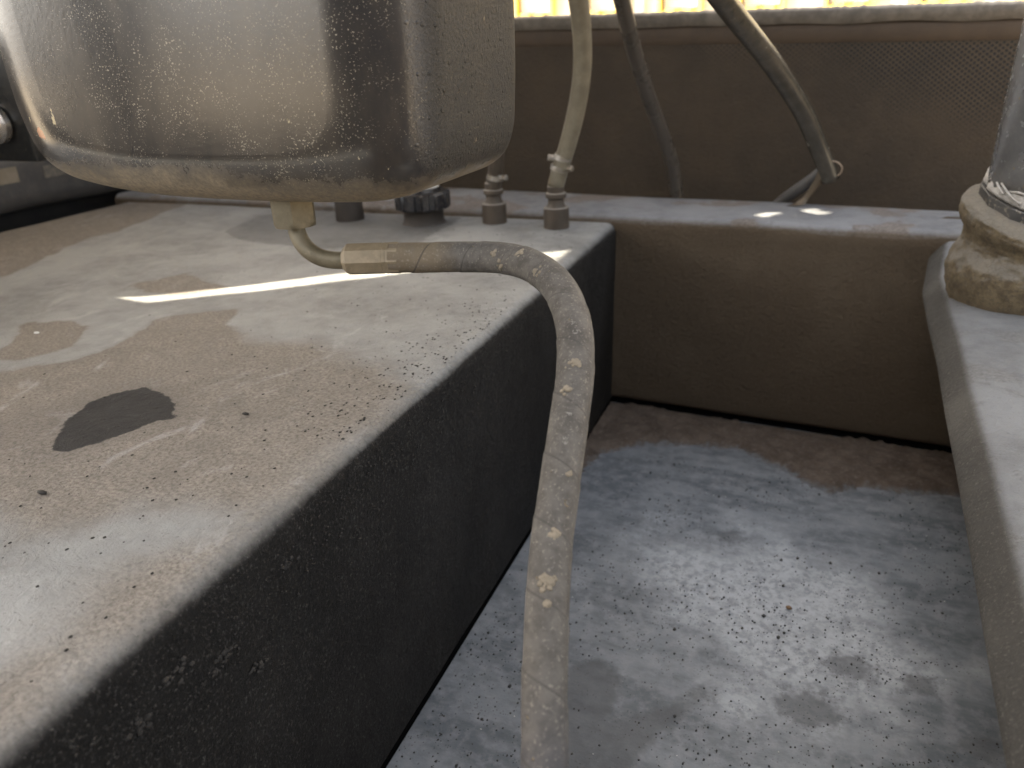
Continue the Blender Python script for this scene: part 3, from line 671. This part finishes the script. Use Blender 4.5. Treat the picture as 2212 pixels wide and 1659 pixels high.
# tape tab and second hose end
def ribbon(P, w, th, mat, name, par):
    rows = []
    for (x, y, z), (wx, wz) in P:
        rows.append([(x-wx, y, z-wz), (x, y-.004, z), (x+wx, y, z+wz), (x+wx, y+th, z+wz), (x, y+th, z), (x-wx, y+th, z-wz), (x-wx, y, z-wz)])
    return obj(name, grid(rows), mat, par)
ribbon([((-.053, 1.69, .098), (.016, .006)), ((-.060, 1.695, .082), (.014, .008)), ((-.070, 1.702, .064), (.013, .008)), ((-.080, 1.71, .046), (.012, .008)), ((-.094, 1.71, .030), (.014, .007)), ((-.105, 1.70, .022), (.018, .002))], .01, .004, M_tab, 'tape_strip', hd)
he = thing('rubber_hose', 'short black hose lying behind the brown tape, low over the ledge', 'hose', (-.10, 1.75, .03))
obj('hose_body', tube([(-.058, 1.715, .092), (-.080, 1.73, .070), (-.108, 1.75, .045), (-.140, 1.78, .014), (-.18, 1.80, -.03)], .0125, n=24, step=.006, it=5)[0], M_panel, he)

# ------------------------------------------------------------------ riser pipe with rubber boot
rp = thing('riser_pipe', 'glossy black vertical pipe in a mud caked rubber boot on the side ridge', 'pipe', (.258, 1.32, -.03))
bc = Vector((.257, 1.32))
bp = [(-.040, .100), (-.032, .101), (-.02, .106), (.0, .1105), (.015, .112), (.028, .1105), (.040, .1050), (.050, .0995), (.057, .0985), (.064, .1000), (.073, .1060), (.083, .1105), (.092, .1100), (.099, .1040), (.104, .0950), (.107, .0860), (.104, .078)]
dense = []
for (h0, r0), (h1, r1) in zip(bp, bp[1:]):
    for k in range(4): dense.append((h0 + (h1-h0)*k/4, r0 + (r1-r0)*k/4))
dense.append(bp[-1])
def lean(vf):
    """the boot leans: its front rim sits lower than its back rim"""
    V, F = vf; out = []
    for x, y, z in V:
        f = min(1, max(0, (z - .02) / .07)); out.append((x + .004*f, y, z + f*(.20*(y-bc.y) - .20*(x-bc.x))))
    return out, F
obj('rubber_boot', lean(lathe(dense, (bc.x, bc.y, 0), n=200, rough=.0026)), M_boot, rp)
obj('collar', lean(lathe([(.100, .0835), (.1005, .0895), (.102, .0905), (.119, .0905), (.1205, .0895), (.121, .0780)], (bc.x, bc.y, 0), n=14, cap=False)), M_ring, rp, smooth=False)
obj('pipe_body', lathe([(.0, .0790), (.60, .0790)], (bc.x - .001, bc.y, .10), Vector((.022, -.02, 1)), n=96), M_pipe, rp)
wr = [lean(lathe([(.121, .0800), (.122, .0845), (.126, .0860), (.131, .0850), (.136, .0835), (.142, .0790)], (bc.x, bc.y, 0), n=150, rough=.005, cap=False))]
for k in range(4):
    pl = []; t0 = random.uniform(3.3, 4.3); ln = random.uniform(.2, .5); ph = random.uniform(0, 6)
    for t in np.linspace(t0, t0 + ln, 8):
        r_ = .0865 + .003*math.sin(7*t + ph)
        pl.append((bc.x + .004 + r_*math.cos(t), bc.y + r_*math.sin(t), .136 + .20*r_*math.sin(t) - .2*r_*math.cos(t) + .006*math.sin(6*t + ph)))
    wr.append(tube(pl, .0016, n=8, step=.004, it=1)[0])
obj('frayed_wrap', join(*wr), M_wrap, rp)

# ------------------------------------------------------------------ perforated wall behind the ledge
pw = thing('perforated_wall', 'brown dusty perforated metal wall with grey cap rail behind the ledge', 'wall', (-.3, 1.86, -.4))
WR = .055   # slight turn so its right end comes closer
def wy(x): return 1.86 - WR * (x + .6) * .35
def slab(x0, x1, z0f, z1f, dy0, dy1, n=60, rough=0.0, ragged=0.0):
    rows = []
    for x in np.linspace(x0, x1, n):
        z0 = z0f(x); z1 = z1f(x) + ragged*abs(noise.noise(Vector((x*60, 3, 1)))) + ragged*.6*abs(noise.noise(Vector((x*170, 3, 1)))); y0 = wy(x) + dy0; y1 = wy(x) + dy1
        e = min(.008, (z1-z0)*.3); zb = z0 + rough*noise.noise(Vector((x*9, 0, 0)))
        rows.append([(x, y0+.004, zb), (x, y0, zb+e), (x, y0, (zb+z1)/2), (x, y0, z1-e), (x, y0+.004, z1-.002), (x, y0+.010, z1), (x, y1, z1), (x, y1, zb), (x, y0+.004, zb)])
    return grid(rows)
zs = lambda x: .409 - .026*(x+.7)     # top line
obj('panel', slab(-2.6, .9, lambda x: -.5, lambda x: zs(x) - .060, 0, .02), M_perf, pw)
obj('band', slab(-2.6, .9, lambda x: zs(x) - .066, lambda x: zs(x) - .026, -.003, .02), M_band, pw)
obj('cap_rail', slab(-2.6, .9, lambda x: zs(x) - .030, zs, -.010, .035, n=900, rough=.004, ragged=.004), M_rail, pw)

# ------------------------------------------------------------------ left side: dark body panel and black bracket
bpn = thing('body_panel', 'dark grey machine panel with rounded lower edge left of the block', 'panel', (-1.95, 1.4, .01))
rows = []
for y in np.linspace(.3, 2.3, 60):
    z0 = .012 + .006*noise.noise(Vector((0, y*4, 0)))
    row = [(-2.03, y, -.35), (-2.02, y, z0 + .01), (-2.0, y, z0)] + [(-1.99 + .04*math.sin(t), y, z0 + .045*(1-math.cos(t))) for t in np.linspace(.1, math.pi/2, 8)] + [(-1.95, y, .12), (-1.95, y, .198), (-1.96, y, .203), (-1.965, y, .205), (-1.965, y, .42), (-1.97, y, .43), (-2.2, y, .43)]
    rows.append(row)
obj('panel_skin', grid(rows), M_panel, bpn)
obj('sticker', box(-1.9495, -1.948, 1.24, 1.338, .090, .128), M_lab, bpn, smooth=False)
obj('sticker', box(-1.9495, -1.948, 1.41, 1.47, .087, .118), simple('worn_label', (.17, .15, .12), (.07, .067, .065), .6, ns=60), bpn, smooth=False, label='worn peeling sticker remnant')
und = obj('under_tray', box(-2.4, -1.80, .2, 2.3, -.3, -.05), M_post, bpn, smooth=False)
bk = thing('bracket', 'flat gloss black bracket with ribbed metal bolt at the left border', 'bracket', (-1.50, 1.05, .22))
obj('plate', rbox(-1.72, -1.461, 1.05, 1.08, .187, .62, .004), M_black, bk, sharp=30)
bt = obj('ribbed_bolt', lathe([(0, .030), (.002, .034), (.014, .034), (.016, .025), (.035, .025), (.038, .021), (.038, 0)], (-1.534, 1.048, .257), (0, -1, 0), n=32, cap=False), M_chrome, bk, sharp=30)

# ------------------------------------------------------------------ building beyond
bd = thing('building', 'sunlit pale building with yellow framed windows beyond the wall', 'building', (-.5, 5.2, -1.3))
obj('wall', box(-5, 5, 4.62, 5.4, -1.3, 3.6), M_bwall, bd, smooth=False)
def rectframe(x0, x1, z0, z1, w, y0, y1):
    return join(box(x0, x1, y0, y1, z0, z0+w), box(x0, x1, y0, y1, z1-w, z1), box(x0, x0+w, y0, y1, z0+w, z1-w), box(x1-w, x1, y0, y1, z0+w, z1-w), box(x0+.05, x0+.1, y0-.02, y0, z0+w*.5, z0+w*1.6), box(x1-.1, x1-.05, y0-.02, y0, z0+w*.5, z0+w*1.6))
for k in range(10):
    x0 = -2.35 + .42*k; z0 = .478 - .010*k
    w = obj('window_frame', rectframe(x0, x0+.24, z0, z0+.55, .020, 4.55, 4.617), M_yel, bd, smooth=False)
    obj('pane', box(x0+.032, x0+.208, 4.59, 4.61, z0+.032, z0+.518), M_pane, w, smooth=False)
    if k % 3 != 1: obj('pilaster', box(x0+.29 + .02*(k % 2), x0+.34 + .04*(k % 2), 4.58, 4.617, .3, 1.2), M_pane, bd, smooth=False)

# ------------------------------------------------------------------ unseen sheet added overhead to block the sun; gaps shaped as the sun strips
HZ = 1.05; K = lambda p, z=0.0: (p[0] + SUN.x/SUN.z*(HZ-z), p[1] + SUN.y/SUN.z*(HZ-z))
H1 = [(-1.110,0.867),(-1.032,0.857),(-0.886,0.960),(-0.697,1.109),(-0.465,1.278),(-0.492,1.270),(-0.490,1.210),(-0.482,1.160),(-0.470,1.160),(-0.470,1.335),(-0.482,1.322),(-0.727,1.154),(-0.915,0.993),(-1.068,0.881)]
H2 = [(-.176, 1.605), (-.156, 1.590), (-.144, 1.604), (-.122, 1.645), (-.159, 1.632)]
H3 = [(-0.102,1.610),(-0.088,1.676),(-0.062,1.690),(-0.052,1.664),(-0.039,1.671),(-0.038,1.648)]
cu = bpy.data.curves.new('sun_sheet', 'CURVE'); cu.dimensions = '2D'; cu.fill_mode = 'BOTH'; cu.extrude = .0015
def spl(P):
    s = cu.splines.new('POLY'); s.points.add(len(P)-1)
    for q, p in zip(s.points, P): q.co = (p[0], p[1], 0, 1)
    s.use_cyclic_u = True
spl([(-3.1, -.25), (-.25, -.25), (-.25, 1.95), (-3.1, 1.95)])
spl([K(p) for p in H1]); spl([K(p, .02) for p in H2]); spl([K(p, .02) for p in H3])
tmp = bpy.data.objects.new('tmp', cu); COL.objects.link(tmp)
me = bpy.data.meshes.new_from_object(tmp.evaluated_get(bpy.context.evaluated_depsgraph_get()))
me.name = 'sun_blocker_sheet'; bpy.data.objects.remove(tmp); bpy.data.curves.remove(cu)
me.materials.clear(); me.materials.append(M_sunsheet)
sun_sheet = bpy.data.objects.new('sun_blocker_sheet', me); COL.objects.link(sun_sheet); sun_sheet.location = (0, 0, HZ)
tag(sun_sheet, 'unseen sheet added overhead to block the sun, with gaps shaped as sun strips', 'sun_sheet')

def post(x, y, w, label):  # unseen post added for a dark band reflected in the steel tank
    o = obj('reflection_post', rbox(x - w/2, x + w/2, y - .03, y + .03, -1.3, HZ - .004, .006), M_post, sharp=30); tag(o, label, 'post')
post(-1.705, -.40, .30, 'unseen black post added left of the camera to reflect as a dark band')
tag(obj('reflection_panel', rbox(-1.01, .95, -.56, -.50, -1.3, .62, .006), M_post, sharp=30), 'unseen wide black panel added behind the viewpoint to darken reflections in the steel tank', 'panel')  # added out of view, mirrored as the dark band at the tank corner

tag(obj('reflection_strip', rbox(-3.2, -1.02, -.56, -.50, -1.3, .205, .006), M_post, sharp=30), 'unseen low black piece added behind the viewpoint to darken the lower tank reflection', 'dark_strip')  # added out of view, darkens the low part of the tank's reflection
